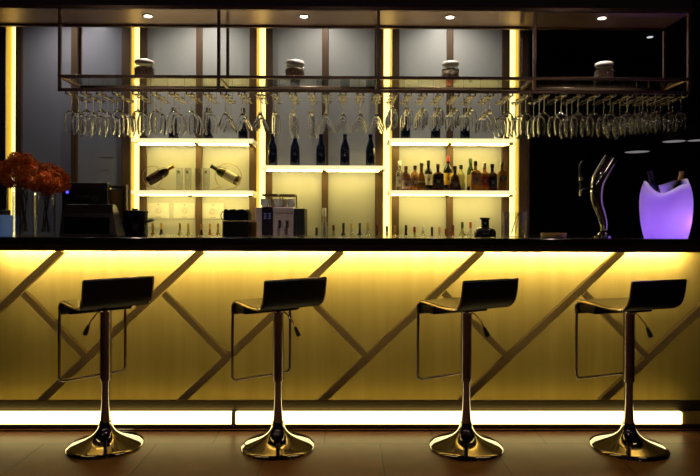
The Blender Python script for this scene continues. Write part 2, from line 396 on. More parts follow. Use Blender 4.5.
for idx, (kind, px, cnt) in enumerate(order):
    Y0 = 3.702
    X = PX(px, Y0, 110)
    bm = nb()
    for s in (-1, 1):
        box(bm, X+s*.017-.005-rx, X+s*.017+.005-rx, YR0+.004-ry, YR1-.004-ry, zr-.016-rz_, zr-.013-rz_)
        box(bm, X+s*.022-.001-rx, X+s*.022+.001-rx, YR0+.004-ry, YR1-.004-ry, zr-.013-rz_, zr-rz_) if False else None
        for yy in (YR0+.006,):
            box(bm, X+s*.017-.004-rx, X+s*.017+.004-rx, yy-ry, yy+.006-ry, zr-.0135-rz_, zr-rz_)
    box(bm, X-.021-rx, X+.021-rx, YR1-.010-ry, YR1-.004-ry, zr-.0155-rz_, zr-.0125-rz_)
    box(bm, X-.0012-rx, X+.0012-rx, YR1-.009-ry, YR1-.006-ry, zr-.013-rz_, zsh-w/2-rz_)
    obj('glass_rail', bm, m_rail, rack)
    nm, desc, grp = names[kind]
    if idx < 19: pos = '%s rail from the left end' % ordinal(idx+1)
    else: pos = '%s rail from the right end' % ordinal(NR-idx)
    for r in range(cnt):
        loc = (X + random.uniform(-.003, .003), Y0 + r*.099, zr-.0075)
        lab = '%s %s hanging upside down on the %s' % ((('frontmost', 'middle', 'rearmost') if cnt == 3 else ('front', 'rear'))[r], desc, pos)
        if kind not in proto:
            o = obj(nm, glass_mesh(kind), m_hang, smooth=True, loc=loc, angle=50); proto[kind] = o
        else:
            o = proto[kind].copy(); C.objects.link(o); o.location = loc
        tag(o, lab, 'glass', grp)

# jars on the rack shelf
m_lid = mat('jar_lid', (.62, .56, .52), .35, .5)
m_beans = [mat('jar_nuts', (.30, .17, .11), .6, noise=(90, (.85, .62, .46), (1, 1, 1)), bump=.4), mat('jar_shells', (.32, .19, .13), .6, noise=(70, (.85, .65, .5), (1, 1, 1)), bump=.4),
           mat('jar_dark_pieces', (.04, .02, .015), .6, noise=(40, (.75, .55, .38), (1, 1, 1)), bump=.4), mat('jar_spice', (.20, .11, .06), .6, noise=(110, (.50, .32, .18), (1, 1, 1)), bump=.4)]
m_jar = thin_glass('jar_glass', .04, .8, 4)
m_vase = thin_glass('vase_glass', .06, .9, 3, (.94, .95, .97))
jl = ['glass jar of nuts with pale lid at the left on the rack', 'glass jar of shells with brown lid, second on the rack', 'glass jar of dark pieces, third on the rack above the liquor bottles', 'glass jar of brown spice with bright lid at the right on the rack']
for i, (px, wd) in enumerate(((144.5, 20), (295, 20), (450.5, 17.5), (604, 19))):
    p = P(px, 60, 3.79); r = wd/155/2
    t = thing('storage_jar', jl[i], 'jar', (p.x, 3.79, zsh+.006), group='jars on the overhead rack')
    H = .118
    obj('jar_body', lathe(nb(), [(0, 0), (r*.93, 0), (r, .008), (r, .075), (r*.86, .092), (r*.80, .098), (r*.80, .105), (r*.76, .105), (r*.76, .096), (r*.95, .074), (r*.95, .01), (r*.88, .004), (0, .004)], 28), m_jar, t, smooth=True)
    obj('contents', lathe(nb(), [(0, .006), (r*.88, .007), (r*.92, .014), (r*.92, .072), (r*.80, .082), (0, .084)], 24), m_beans[i], t, smooth=True)
    obj('lid', lathe(nb(), [(0, .106), (r*.84, .106), (r*.92, .108), (r*.92, .122), (r*.86, .128), (0, .130)], 28), m_lid, t, smooth=True)

# downlights
def downlight(loc, r, label, energy, size, blend, col=(1, .86, .68), group='downlights in the bulkhead over the bar', mt=m_lamp):
    t = thing('downlight', label, 'ceiling light', loc, group=group)
    obj('trim_ring', lathe(nb(), [(r*1.45, 0), (r*1.45, -.004), (r, -.006), (r, .0)], 24), m_chrome, t, smooth=True)
    obj('lens', lathe(nb(), [(0, -.0035), (r, -.0035), (r, -.001), (0, -.001)], 24), mt, t)
    l = bpy.data.lights.new('spot', 'SPOT'); l.energy = energy; l.spot_size = R(size); l.spot_blend = blend; l.color = col; l.shadow_soft_size = .02
    lo = bpy.data.objects.new('spot_lamp', l); C.objects.link(lo); lo.parent = t; lo.location = (0, 0, -.02)
    return t
dl = ['leftmost bright downlight in the bulkhead above the rack', 'second bright downlight from the left in the bulkhead', 'third bright downlight from the left in the bulkhead', 'rightmost bright downlight in the bulkhead above the rack']
for i, (x, y) in enumerate(((148, 15.5), (304, 15.8), (450, 16.6), (602, 17.5))):
    p = PZ(x, y, ZB-.008)
    downlight(p, .024, dl[i], 40, 100, .6)
# downlights on the ceiling right in front of the back-bar panels
for i, (px, e) in enumerate(((62, 24), (196, 27), (323, 19), (452, 26))):
    downlight((PX(px, 4.95), 4.93, 3.2), .03, 'ceiling downlight washing the %s back bar panel' % ('far left', 'left', 'middle', 'right')[i], e, 160, 1.0, col=(1.0, .95, .9), group='downlights washing the back bar panels')
p = PZ(650, 37, 3.2)
t = thing('downlight', 'small white glowing disc standing in for a lamp reflection in the dark area at the right', 'ceiling light', p)
obj('lens', lathe(nb(), [(0, -.004), (.03, -.004), (.03, 0), (0, 0)], 20), mat('far_glint', (1, 1, 1), .5, emit=(.8, .85, .9), es=.8), t)  # glowing disc put in for a lamp's reflection in dark glass
# unseen lights added over the guest side for fill and reflections
for i, (x, y) in enumerate(((-2.2, 1.2), (0, 1.0), (2.2, 1.2))):
    downlight((x, y, 3.2), .05, 'added unseen fill light over the guest side, %s' % ('left', 'centre', 'right')[i], 2.5, 120, .8, col=(1, .66, .50), group='added guest side fill lights', mt=mat('guest_fill_lens', (1, 1, 1), .5, emit=(1, .8, .66), es=60))

# unseen globes added behind the viewpoint as warm front fill
for i, (x, y) in enumerate(((-2.6, -.6), (-.9, -1.2), (.9, -1.2), (2.6, -.6))):
    t = thing('fill_globe', 'added unseen fill globe behind the viewpoint, %s' % ('far left', 'centre left', 'centre right', 'far right')[i], 'pendant lamp', (x, y, 2.45), group='added fill globes behind the viewpoint')
    obj('globe', lathe(nb(), [(.13*math.sin(math.pi*k_/12), -.13*math.cos(math.pi*k_/12)) for k_ in range(13)], 24), mat('globe_glass', (1, 1, 1), .5, emit=(1, .74, .62), es=7), t, smooth=True)
    obj('cord', tube(nb(), [(0, 0, .12), (0, 0, .75)], .004, 6), m_plastic, t)

# ------------------------------------------------------------ bar stools
def stool_proto():
    t = thing('bar_stool', '', 'bar stool', group='bar stools along the bar')
    prof = [(.205, 0), (.207, .004), (.203, .010), (.180, .018), (.145, .029), (.110, .042), (.080, .058), (.058, .076), (.044, .096), (.037, .115), (.0345, .130), (.033, .138), (.0, .138)]
    obj('base', lathe(nb(), [(0, 0)] + prof, 48), m_base, t, smooth=True, angle=60)
    obj('gas_column', lathe(nb(), [(0, .135), (.029, .135), (.026, .18), (.0225, .26), (.0225, .384), (0, .384)], 28), m_chrome_pole, t, smooth=True)
    obj('outer_sleeve', lathe(nb(), [(0, .372), (.030, .372), (.032, .378), (.031, .386), (.031, .745), (.034, .758), (.048, .770), (.056, .778), (0, .780)], 28), m_chrome_pole, t, smooth=True)
    # seat shell: S profile, width 0.40
    ctr = smooth_path([(0, .212, .735), (0, .214, .770), (0, .198, .798), (0, .160, .806), (0, .08, .802), (0, -.03, .796), (0, -.12, .800), (0, -.165, .818), (0, -.188, .850), (0, -.200, .90), (0, -.208, .955)], 5)
    def shell(off0, off1, hw, edge=0):
        bm = nb(); n = len(ctr); sec = []
        for i in range(n):
            tt = (ctr[min(i+1, n-1)] - ctr[max(i-1, 0)]).normalized(); nn = Vector((0, tt.z, -tt.y))   # outward (under/back side)
            sec.append((ctr[i] + nn*off0, ctr[i] + nn*off1))
        cols_ = []
        for xx in (-hw, hw):
            cols_.append([(bm.verts.new(a + Vector((xx, 0, 0))), bm.verts.new(b + Vector((xx, 0, 0)))) for a, b in sec])
        l, r_ = cols_
        for i in range(n-1):
            bm.faces.new((l[i][0], l[i+1][0], r_[i+1][0], r_[i][0])); bm.faces.new((l[i][1], r_[i][1], r_[i+1][1], l[i+1][1]))
            bm.faces.new((l[i][0], l[i][1], l[i+1][1], l[i+1][0])); bm.faces.new((r_[i][0], r_[i+1][0], r_[i+1][1], r_[i][1]))
        bm.faces.new((l[0][0], r_[0][0], r_[0][1], l[0][1])); bm.faces.new((l[-1][0], l[-1][1], r_[-1][1], r_[-1][0]))
        return bm
    seat = obj('seat', shell(-.010, .010, .182), m_leather, t, smooth=True, bevel=.004)
    # chrome edge band running round both sides, top and front of the seat shell
    bm = nb()
    for s in (-1, 1):
        tube(bm, [Vector((s*.186, q.y, q.z)) for q in ctr], .0062, 8)
    tube(bm, [(-.186, ctr[-1].y, ctr[-1].z), (.186, ctr[-1].y, ctr[-1].z)], .0062, 8)
    tube(bm, [(-.186, ctr[0].y, ctr[0].z), (.186, ctr[0].y, ctr[0].z)], .0062, 8)
    obj('edge_band', bm, mat('edge_chrome', (.42, .36, .37), .18, 1), t, smooth=True)
    obj('seat_pad', box(nb(), -.178, .178, .065, .203, .745, .794), m_leather, t, bevel=.012)
    # mounting plate
    obj('mounting_plate', box(nb(), -.075, .075, -.09, .09, .772, .786), m_black, t, bevel=.004)
    pts = [(-.186, .205, .77), (-.188, .206, .60), (-.188, .206, .375), (-.181, .206, .358), (-.166, .206, .352), (.166, .206, .352), (.181, .206, .358), (.188, .206, .375), (.188, .206, .60), (.186, .205, .77)]
    obj('footrest', tube(nb(), pts, .0080, 10), mat('footrest_chrome', (.30, .25, .24), .15, 1), t, smooth=True, angle=60)
    lv = obj('lever', tube(nb(), [(0, 0, .775), (.05, 0, .745), (.085, 0, .70), (.098, 0, .672)], .004, 8), m_chrome, t, smooth=True)
    M = Matrix.Translation((.108, 0, .650)) @ Matrix.Rotation(R(-22), 4, 'Y')
    bm = nb(); lathe(bm, [(0, -.030), (.012, -.028), (.014, -.015), (.009, .022), (.006, .030), (0, .030)], 14, M)
    obj('grip', bm, m_plastic, lv, smooth=True)
    return t
st = stool_proto()
spec = [((105.5, 445.3), 41, 180, 'first bar stool from the left, black seat over chrome base'),
        ((278, 446), 34, -8, 'second bar stool from the left, black seat with chrome trumpet base'),
        ((466, 446.5), 27, -8, 'third bar stool from the left, black seat with chrome trumpet base'),
        ((628.5, 447), 19, -8, 'rightmost bar stool, standing below the beer tap')]
for i, (q, phi, lev, lab) in enumerate(spec):
    p = PZ(q[0], q[1], 0)
    s = st if i == 0 else dup(st)
    s.location = p; s.rotation_euler = (0, 0, R(phi)); s['label'] = lab
    for ch in s.children:
        if ch.name.startswith('lever'): ch.rotation_euler = (0, 0, R(lev - phi))

# ------------------------------------------------------------ bottles
m_navy = mat('dark_bottle_glass', (.006, .010, .022), .12, 0, coat=.5)
m_foil = mat('dark_foil', (.010, .014, .03), .35, .3)
m_foilw = mat('pale_foil', (.55, .55, .55), .35, .6)
WINE = [(0, 0), (.036, 0), (.038, .004), (.038, .175), (.034, .200), (.020, .225), (.0145, .240), (.0135, .285), (.0155, .287), (.0155, .296), (0, .297)]
CHAMP = [(0, 0), (.039, 0), (.042, .006), (.042, .140), (.037, .175), (.024, .212), (.0165, .240), (.0150, .272), (0, .272)]
def champ(px, Y, z, label, grp):
    p0 = champ.first
    X = PX(px, Y, 150)
    if p0 is None:
        t = thing('champagne_bottle', label, 'bottle', (X, Y, z), group=grp)
        obj('bottle_body', lathe(nb(), CHAMP, 24), m_navy, t, smooth=True)
        obj('foil_cap', lathe(nb(), [(.0155, .235), (.0175, .236), (.0160, .262), (.0180, .266), (.0180, .284), (0, .286)], 18), m_foil, t, smooth=True)
        obj('bottle_top', lathe(nb(), [(.0, .281), (.0186, .281), (.0180, .290), (.010, .294), (0, .295)], 16), m_foilw, t, smooth=True)
        champ.first = t
    else: dup(p0, (X, Y, z), label=label, group=grp)
champ.first = None
for i, px in enumerate((272.5, 295, 321, 345, 370.5)):
    champ(px, 5.12, z_3, 'dark champagne bottle, %s in the row on the middle shelf' % ('leftmost', 'second from left', 'third from left', 'fourth from left', 'rightmost')[i], 'dark champagne bottles on the middle shelf')
for i, px in enumerate((173.5, 208, 243)):
    champ(px, 5.12, z_u2, 'dark bottle on the upper left shelf, %s of three behind hanging glasses' % ('leftmost', 'middle', 'rightmost')[i], 'dark bottles on the upper left shelf')
for i, px in enumerate((405.5, 435.5, 465)):
    champ(px, 5.12, z_u4, 'dark bottle on the upper right shelf, %s of three behind hanging glasses' % ('leftmost', 'middle', 'rightmost')[i], 'dark bottles on the upper right shelf')

def liquid(name, col, rough=.08, ): return mat(name, col, rough, 0, trans=.55, ior=1.36, coat=.3)
lq = {'clear': mat('clear_spirit', (.93, .93, .88), .05, 0, trans=.85, ior=1.3), 'amber': liquid('amber_spirit', (.50, .20, .03)), 'brown': liquid('brown_spirit', (.12, .035, .008)),
      'red': liquid('red_spirit', (.42, .05, .02)), 'pink': liquid('rose_spirit', (.45, .16, .10)), 'green': liquid('green_glass', (.05, .10, .02)),
      'pale': liquid('pale_green_spirit', (.62, .60, .22)), 'black': mat('black_glass', (.010, .009, .008), .12, coat=.4), 'gold': liquid('golden_spirit', (.68, .42, .06)), 'orange': liquid('orange_spirit', (.62, .20, .03))}
caps = {'black': mat('black_cap', (.012, .011, .011), .4), 'red': mat('red_cap', (.30, .03, .02), .4), 'cork': mat('cork_cap', (.45, .25, .10), .7), 'white': mat('white_cap', (.8, .8, .76), .4), 'gold': mat('gold_cap', (.55, .38, .10), .35, .7),
        'grey': mat('grey_cap', (.25, .25, .22), .4, .4), 'dred': mat('dark_red_cap', (.12, .02, .02), .4), 'green': mat('green_cap', (.04, .08, .03), .4)}
def lab_m(n, c): return mat('label_' + n, c, .6)
def bottle(px, Y, z, top_y, w_px, shape, body, cap, lab, label, group, label2=None):
    """shape: round / square / flask / slope ; height from the pixel row of its cap"""
    X = PX(px, Y, top_y); H = ZY(top_y, Y, px) - z; r = w_px / 2 / (F / Y)
    t = thing('liquor_bottle', label, 'bottle', (X, Y, z), group=group)
    nr = .013
    if shape == 'round':
        prof = [(0, 0), (r*.95, 0), (r, .005), (r, H*.58), (r*.85, H*.66), (nr*1.15, H*.76), (nr, H*.80), (nr, H*.90), (0, H*.90)]
        obj('bottle_body', lathe(nb(), prof, 22), lq[body], t, smooth=True)
    elif shape == 'bell':
        nr = .0095
        prof = [(0, 0), (r*.97, 0), (r, .006), (r*1.05, H*.62), (r*.85, H*.66), (nr*1.5, H*.73), (nr, H*.79), (nr, H*.86), (0, H*.86)]
        obj('bottle_body', lathe(nb(), prof, 22), lq[body], t, smooth=True)
    elif shape == 'slope':
        prof = [(0, 0), (r*.97, 0), (r, .006), (r*.92, H*.25), (r*.62, H*.56), (nr*1.1, H*.68), (nr, H*.72), (nr, H*.84), (0, H*.84)]
        obj('bottle_body', lathe(nb(), prof, 22), lq[body], t, smooth=True)
    else:
        d = min(r, .034) if shape == 'square' else .022
        bm = nb(); rings = []
        secs = [(0, 1), (H*.56, 1), (H*.63, .90), (H*.70, .45)]
        for zz, k_ in secs:
            hx, hy = max(r*k_, nr*.9), max(d*k_, nr*.9)
            rings.append([bm.verts.new(v) for v in ((-hx,-hy,zz),(hx,-hy,zz),(hx,hy,zz),(-hx,hy,zz))])
        for a, b in zip(rings, rings[1:]):
            for i in range(4): bm.faces.new((a[i], a[(i+1)%4], b[(i+1)%4], b[i]))
        bm.faces.new(rings[0][::-1]); bm.faces.new(rings[-1])
        obj('bottle_body', bm, lq[body], t, bevel=.006, smooth=True)
        obj('neck', lathe(nb(), [(0, H*.69), (nr*1.05, H*.69), (nr, H*.74), (nr, H*.90), (0, H*.90)], 16), lq[body], t, smooth=True)
    obj('cap', lathe(nb(), [(nr*1.02, H*.84), (nr*1.2, H*.845), (nr*1.2, H*.985), (nr*1.0, H), (0, H)], 16), caps[cap], t, smooth=True)
    if lab:
        c, z0, z1 = lab
        ml = lab_m(label2 or ('%d_%d' % (int(px), int(top_y))), c)
        if shape == 'round' or shape == 'slope':
            rr = r + .0012 if shape == 'round' else r*.97
            prof = [(rr, H*z0), (rr if shape == 'round' else r*.80+.002, H*z1)]
            bm = nb(); seg = 14; vs = []
            for rr_, zz in prof: vs.append([bm.verts.new((rr_*math.cos(R(-160 + 140*i/seg)), rr_*math.sin(R(-160 + 140*i/seg)), zz)) for i in range(seg+1)])
            for i in range(seg): bm.faces.new((vs[0][i], vs[0][i+1], vs[1][i+1], vs[1][i]))
            lo = obj('label', bm, ml, t, smooth=True)
        else:
            lo = obj('label', box(nb(), -r*.86, r*.86, -d-.0015, -d-.0002, H*z0, H*z1), ml, t)
        # a pale printed band and emblem on the label
        dd = (r if shape in ('round', 'slope') else d)
        bright = sum(c) < .6
        mk = mat('print_pale', (.55, .48, .35), .6) if bright else mat('print_dark', (.12, .06, .04), .6)
        zm = H*(z0+z1)/2
        bm = nb(); box(bm, -r*.5, r*.5, -dd-.0035, -dd-.002, zm+.008, zm+.012); box(bm, -r*.35, r*.35, -dd-.0035, -dd-.002, zm-.014, zm-.011)
        prism(bm, [(r*.3*math.cos(a*math.pi/5), zm-.002+.006*math.sin(a*math.pi/5)) for a in range(10)], -dd-.0035, -dd-.002)
        obj('emblem', bm, mk, lo)
    return t
LG = 'liquor bottles on the lower right shelf'
liq = [
 (399.5, 5.17, 161, 7, 'square', 'clear', 'white', ((.75,.73,.66), .15, .48), 'clear spirit bottle with white cap, leftmost on the liquor shelf'),
 (406, 5.07, 166, 9, 'round', 'pink', 'dred', ((.62,.42,.34), .08, .40), 'rose bottle with reddish neck and pink striped label on liquor shelf'),
 (415, 5.16, 165.5, 9.5, 'round', 'amber', 'black', ((.10,.05,.05), .18, .52), 'amber bottle with black cap and dark label on liquor shelf'),
 (421.5, 5.06, 163, 9, 'slope', 'amber', 'grey', ((.50,.40,.20), .08, .34), 'sloping orange-brown bottle with clear stopper on liquor shelf'),
 (428.5, 5.16, 160.5, 8, 'round', 'black', 'black', ((.70,.64,.48), .20, .55), 'tall black bottle with cream label on liquor shelf'),
 (438, 5.07, 164, 10.5, 'square', 'brown', 'dred', ((.05,.03,.04), .12, .58), 'square dark bottle with reddish stopper on liquor shelf'),
 (448, 5.17, 156, 9, 'round', 'black', 'red', ((.85,.55,.06), .18, .52), 'tallest liquor bottle, red cap and bright yellow label'),
 (455, 5.06, 166, 12.5, 'slope', 'brown', 'black', ((.04,.02,.015), .10, .40), 'squat brown wide-bottomed bottle with oval emblem'),
 (461, 5.17, 165, 7.5, 'round', 'pale', 'black', None, 'pale green-yellow bottle with black cap behind the squat brown one'),
 (470.5, 5.18, 158.5, 7, 'round', 'green', 'green', ((.75,.55,.12), .15, .5), 'dark green bottle standing behind the square tan-labelled one'),
 (475.5, 5.07, 161, 10, 'square', 'amber', 'black', ((.58,.36,.18), .22, .54), 'square amber bottle with tan label and black cap'),
 (484.5, 5.08, 163, 8, 'square', 'orange', 'white', ((.50,.05,.03), .15, .54), 'orange bottle with red label and pale stopper'),
 (492.2, 5.07, 164, 8.3, 'square', 'brown', 'black', ((.015,.015,.018), .10, .54), 'square whiskey bottle with black label and black cap'),
 (502, 5.08, 161, 8.5, 'square', 'amber', 'grey', ((.05,.03,.02), .36, .50), 'square amber bottle with slanted dark label, rightmost on liquor shelf'),
]
for px, Y, ty, w_, sh, bd, cp, lb, lab in liq: bottle(px, Y, z_l4, ty, w_, sh, bd, cp, lb, lab, LG)

# bottles on the back counter, only their tops clear the bar
BG = 'bottles on the back counter behind the bar'
back = [
 (153, 224, 7, 'round', 'gold', 'gold', 'golden clear bottle just right of the black ice bucket'),
 (161.5, 224, 7, 'round', 'black', 'gold', 'black bottle with gold top right of the black ice bucket'),
 (180, 224, 7, 'round', 'pale', 'gold', 'pale golden bottle below the second line-art card'),
 (188.5, 224.5, 7, 'round', 'pale', 'gold', 'pale golden bottle just left of the left bay divider'),
 (201.5, 225, 7, 'round', 'brown', 'cork', 'brown bottle just right of the left bay divider'),
 (210, 224.5, 7, 'round', 'amber', 'gold', 'olive amber bottle below the third line-art card'),
 (218, 224.5, 7, 'round', 'gold', 'gold', 'golden bottle just left of the black caddy'),
 (316.5, 228.5, 6, 'round', 'black', 'black', 'short black bottle left of the white-capped bottle'),
 (324.5, 209, 7, 'round', 'clear', 'white', 'tall clear bottle with white cap in front of the middle divider'),
 (333.5, 226, 7, 'slope', 'clear', 'dred', 'clear bottle with dark red stopper right of the white-capped bottle'),
 (343.5, 224, 9, 'slope', 'black', 'black', 'black sloping bottle below the fourth champagne bottle'),
 (351.5, 224.5, 8, 'slope', 'clear', 'gold', 'clear sloping bottle between two dark bottles'),
 (359.8, 224, 9, 'slope', 'black', 'green', 'dark green-black bottle with tall neck'),
 (368, 223.5, 8, 'slope', 'clear', 'gold', 'clear bottle with yellow stopper below the rightmost champagne bottle'),
 (377.3, 225.5, 8, 'round', 'brown', 'dred', 'dark bottle left of the fourth light column'),
 (387, 227, 6, 'round', 'amber', 'black', 'small brown bottle directly before the fourth light column'),
 (395, 227, 8, 'slope', 'gold', 'cork', 'orange-yellow bottle right of the fourth light column'),
 (406, 226, 7, 'round', 'black', 'black', 'narrow black bottle below the liquor shelf left half'),
 (414.5, 227.8, 8, 'slope', 'pale', 'red', 'pale bottle with red-brown stopper below the liquor shelf'),
 (423, 226, 8, 'slope', 'clear', 'white', 'clear sloping bottle with pale stopper below the liquor shelf'),
 (432, 228, 8, 'slope', 'red', 'black', 'red bottle with black cap below the liquor shelf'),
 (439.5, 228, 6.5, 'slope', 'clear', 'cork', 'small clear bottle with cork right of the red bottle'),
 (446, 230, 6, 'slope', 'orange', 'red', 'low orange-red bottle by the right divider'),
 (453, 226, 7, 'round', 'red', 'dred', 'dark red capped bottle just right of the right divider'),
 (462.3, 223, 9, 'slope', 'pale', 'green', 'pale bottle with green cap left of the black decanter'),
 (470.5, 223, 7, 'slope', 'clear', 'red', 'clear bottle with red cap beside the black decanter'),
]
for i, (px, ty, w_, sh, bd, cp, lab) in enumerate(back):
    bottle(px, 5.14 if i % 2 else 5.04, .93, ty - 1, w_, 'bell' if px != 324.5 else sh, bd, cp, None, lab, BG)

# tilted wine bottles on curled wire stands
def wire_stand(a, b, label, blabel, body, foil, lc, ring_c, ring_r):
    """a = base px, b = neck tip px"""
    Y = 5.12
    A, B = P(a[0], a[1], Y), P(b[0], b[1], Y)
    d = (B - A).normalized(); L = (B - A).length
    q = Vector((0, 0, 1)).rotation_difference(d).to_matrix().to_4x4()
    o = thing('wine_bottle', blabel, 'bottle', A, group='tilted wine bottles'); o.rotation_euler = q.to_euler()
    s = L / .297
    prof = [(r*1.14, z*s) for r, z in WINE]
    obj('bottle_body', lathe(nb(), [p_ for p_ in prof if p_[1] < .245*s] + [(0, .245*s)], 24), body, o, smooth=True)
    obj('foil_cap', lathe(nb(), [(0, .226*s), (.0210, .227*s), (.0175, .245*s), (.0165, .28*s), (.019, .285*s), (.019, .297*s), (0, .298*s)], 18), foil, o, smooth=True)
    obj('label', lathe(nb(), [(.0440, .035*s), (.0445, .035*s), (.0445, .145*s), (.0440, .145*s)], 24), lc, o, smooth=True)
    c = P(ring_c[0], ring_c[1], Y); r = ring_r/(F/Y)
    c.z = max(c.z, z_l2 + r + .004)
    w_ = thing('wire_bottle_stand', label, 'bottle stand', (c.x, Y, z_l2), group='curled wire bottle stands')
    cz = c.z - z_l2
    side = 1 if b[0] > a[0] else -1
    pts = []
    for k_ in range(0, 37):
        an = R(-90 + k_*9.2)
        pts.append((-side*r*math.cos(an)*1.0, .050 - .1*k_/36, cz + r*math.sin(an)))
    pts = [(side*r*1.3, .050, .005), (side*.4*r, .050, .005)] + pts + [(side*r*1.3, -.050, .005)]
    obj('wire', tube(nb(), pts, .0032, 8), mat('stand_brass', (.35, .26, .12), .3, .9), w_, smooth=True)
wire_stand((148.5, 181.5), (174, 166), 'curled wire stand holding the dark wine bottle', 'dark wine bottle with gold neck tilted in a wire stand', mat('wine_dark', (.012, .005, .006), .12), caps['gold'], lab_m('maroon', (.035, .012, .016)), (153, 177), 11)
wire_stand((238.5, 181.5), (211, 166), 'curled wire stand holding the pale-labelled wine bottle', 'green wine bottle with cream label tilted in a wire stand', mat('wine_green', (.14, .11, .02), .12, 0, trans=.3, coat=.4), caps['black'], lab_m('cream', (.72, .62, .42)), (228.5, 176), 12.5)

# tall glasses between them
first = None
for i, px in enumerate((179.5, 188, 198, 206.5)):
    lab = 'tall straight clear glass with dark emblem, %s of four between the tilted bottles' % ('leftmost', 'second', 'third', 'rightmost')[i]
    loc = (PX(px, 5.12), 5.12, z_l2)
    if first is None:
        t = thing('tall_glass', lab, 'glass', loc, group='tall glasses between the tilted bottles')
        obj('glass_body', lathe(nb(), [(0, 0), (.024, 0), (.026, .004), (.029, .20), (.0275, .20), (.0245, .012), (0, .012)], 22), m_vase, t, smooth=True)
        bm = nb(); prism(bm, [(.012*math.cos(a*math.pi/6), .165 + .010*math.sin(a*math.pi/6)) for a in range(12)], -.0325, -.0300)
        box(bm, -.016, .016, -.0325, -.030, .148, .151)
        obj('emblem', bm, mat('emblem_dark', (.05, .03, .015), .5), t)
        first = t
    else: dup(first, loc, label=lab)

# three line-art cards on the wall
def card(px0, px1, label):
    z0, z1 = ZY(219, YW), ZY(203.5, YW); x0, x1 = PX(px0, YW), PX(px1, YW); h = (x1-x0)/2; hz = (z1-z0)/2
    t = thing('wall_card', label, 'poster', ((x0+x1)/2, YW-.004, (z0+z1)/2), group='pale line-art cards under the shelf')
    obj('card', box(nb(), -h, h, -.003, .003, -hz, hz), m_white, t)
    bm = nb()
    for k_ in range(5):
        r = hz*(.18 + .05*k_)
        cx, cz = random.uniform(-.01, .01), random.uniform(-.008, .008)
        tube(bm, [(cx + r*math.cos(a*math.pi/8)*(1.2 if k_ % 2 else .8), -.0036, cz + r*math.sin(a*math.pi/8)) for a in range(16)], .0007, 4, closed=True)
    box(bm, -h*.25, h*.25, -.0042, -.003, -hz*.86, -hz*.78); box(bm, -.006, .006, -.0042, -.003, hz*.68, hz*.86)
    obj('drawing', bm, m_ink, t)
card(148, 169, 'pale square card with a line drawing, leftmost of the three on the wall')
card(174, 195, 'pale square card with a line drawing, middle of the three on the wall')
card(202.5, 224, 'pale square card with a line drawing, rightmost of the three on the wall')
# faint lettering plates on the dark panel
bm = nb()
c0, c1 = P(106, 157, YW), P(106, 169.5, YW)
box(bm, c0.x-.055, c0.x+.055, YW-.003, YW-.0005, c0.z-.004, c0.z+.004); box(bm, c1.x-.02, c1.x+.02, YW-.003, YW-.0005, c1.z-.003, c1.z+.003)
tag(obj('panel_marking', bm, mat('faint_print', (.22, .19, .16), .6)), 'two faint pale printed lines on the dark panel above the cash register', 'marking')

# ------------------------------------------------------------ espresso machine on the back counter
def local_px(px, Y, X0): return PX(px, Y) - X0
Ye = 4.72
Xe = PX(280, Ye); zt = ZY(207.5, Ye)
em = thing('espresso_machine', 'grey and black coffee machine with cups on top, behind the bar centre-left', 'coffee machine', (Xe, Ye, .93))
g = lambda px: local_px(px, Ye, Xe)
zz = lambda y: ZY(y, Ye) - .93
m_em = mat('machine_grey', (.42, .33, .34), .38, .3)
obj('body', box(nb(), g(255), g(293.5), 0, .38, .0, zz(207.5)), m_em, em, bevel=.006)
obj('milk_unit', box(nb(), g(294), g(304.5), .02, .36, 0, zz(208.5)), m_plastic, em, bevel=.004)
pn = obj('control_panel', box(nb(), g(262), g(273), -.008, .0, zz(243), zz(207.5)), mat('panel_black', (.012, .008, .018), .15, coat=.4), em)
bm = nb()
for cx in (265.3, 269.7):
    for r_ in range(3): box(bm, g(cx)-.010, g(cx)+.010, -.0105, -.0085, zz(214.0 + r_*2.2)-.003, zz(214.0 + r_*2.2)+.002)
obj('display', bm, mat('blue_digits', (.05, .05, .1), .4, emit=(.16, .18, .45), es=.35), pn)
for cx in (280.3, 287.8):
    X_ = g(cx)
    sp = obj('spout', tube(nb(), [(X_, .0, zz(221.5)), (X_, -.035, zz(221.5)), (X_, -.045, zz(224.5)), (X_, -.045, zz(228))], .011, 10), m_plastic, em, smooth=True)
    obj('knob', lathe(nb(), [(0, -.01), (.012, -.01), (.012, .008), (0, .01)], 14, Matrix.Translation((X_, -.045, zz(221.5)))), m_chrome, sp, smooth=True)
obj('seam', box(nb(), g(274), g(293), -.002, 0, zz(213.4), zz(213)), m_plastic, em)
bm = nb()
for a, b in ((261, 276.5), (278.5, 294)):
    box(bm, g(a), g(b), .05, .30, zz(195.8), zz(194))
    for x_ in (a+.5, b-.5):
        for y_ in (.29,): box(bm, g(x_)-.005, g(x_)+.005, y_-.005, y_+.005, zz(207.5), zz(195.8))
obj('cup_rail', bm, mat('wood_rail', (.16, .08, .03), .5), em)
cupz = .93 + zz(207.5) + .001
first = None
CUP = [(0, 0), (.019, 0), (.022, .003), (.030, .022), (.033, .068), (.031, .068), (.026, .022), (.017, .006), (0, .006)]
for i, (px, yy) in enumerate(((264.5, 4.78), (271.5, 4.87), (278.0, 4.79), (284.5, 4.87), (291.5, 4.79))):
    lab = 'white espresso cup on the coffee machine, %s' % ('leftmost', 'second from the left', 'middle one in front', 'fourth from the left', 'rightmost')[i]
    loc = (PX(px, yy), yy, cupz)
    if first is None:
        t = thing('espresso_cup', lab, 'cup', loc, group='cups on the coffee machine')
        obj('cup_body', lathe(nb(), CUP, 22), m_porcelain, t, smooth=True)
        obj('handle', tube(nb(), [(.031, 0, .050), (.042, 0, .050), (.045, 0, .037), (.038, 0, .026), (.0305, 0, .025)], .0028, 8), m_porcelain, t, smooth=True)
        first = t
    else: dup(first, loc, label=lab, rz=random.uniform(-2, -1))

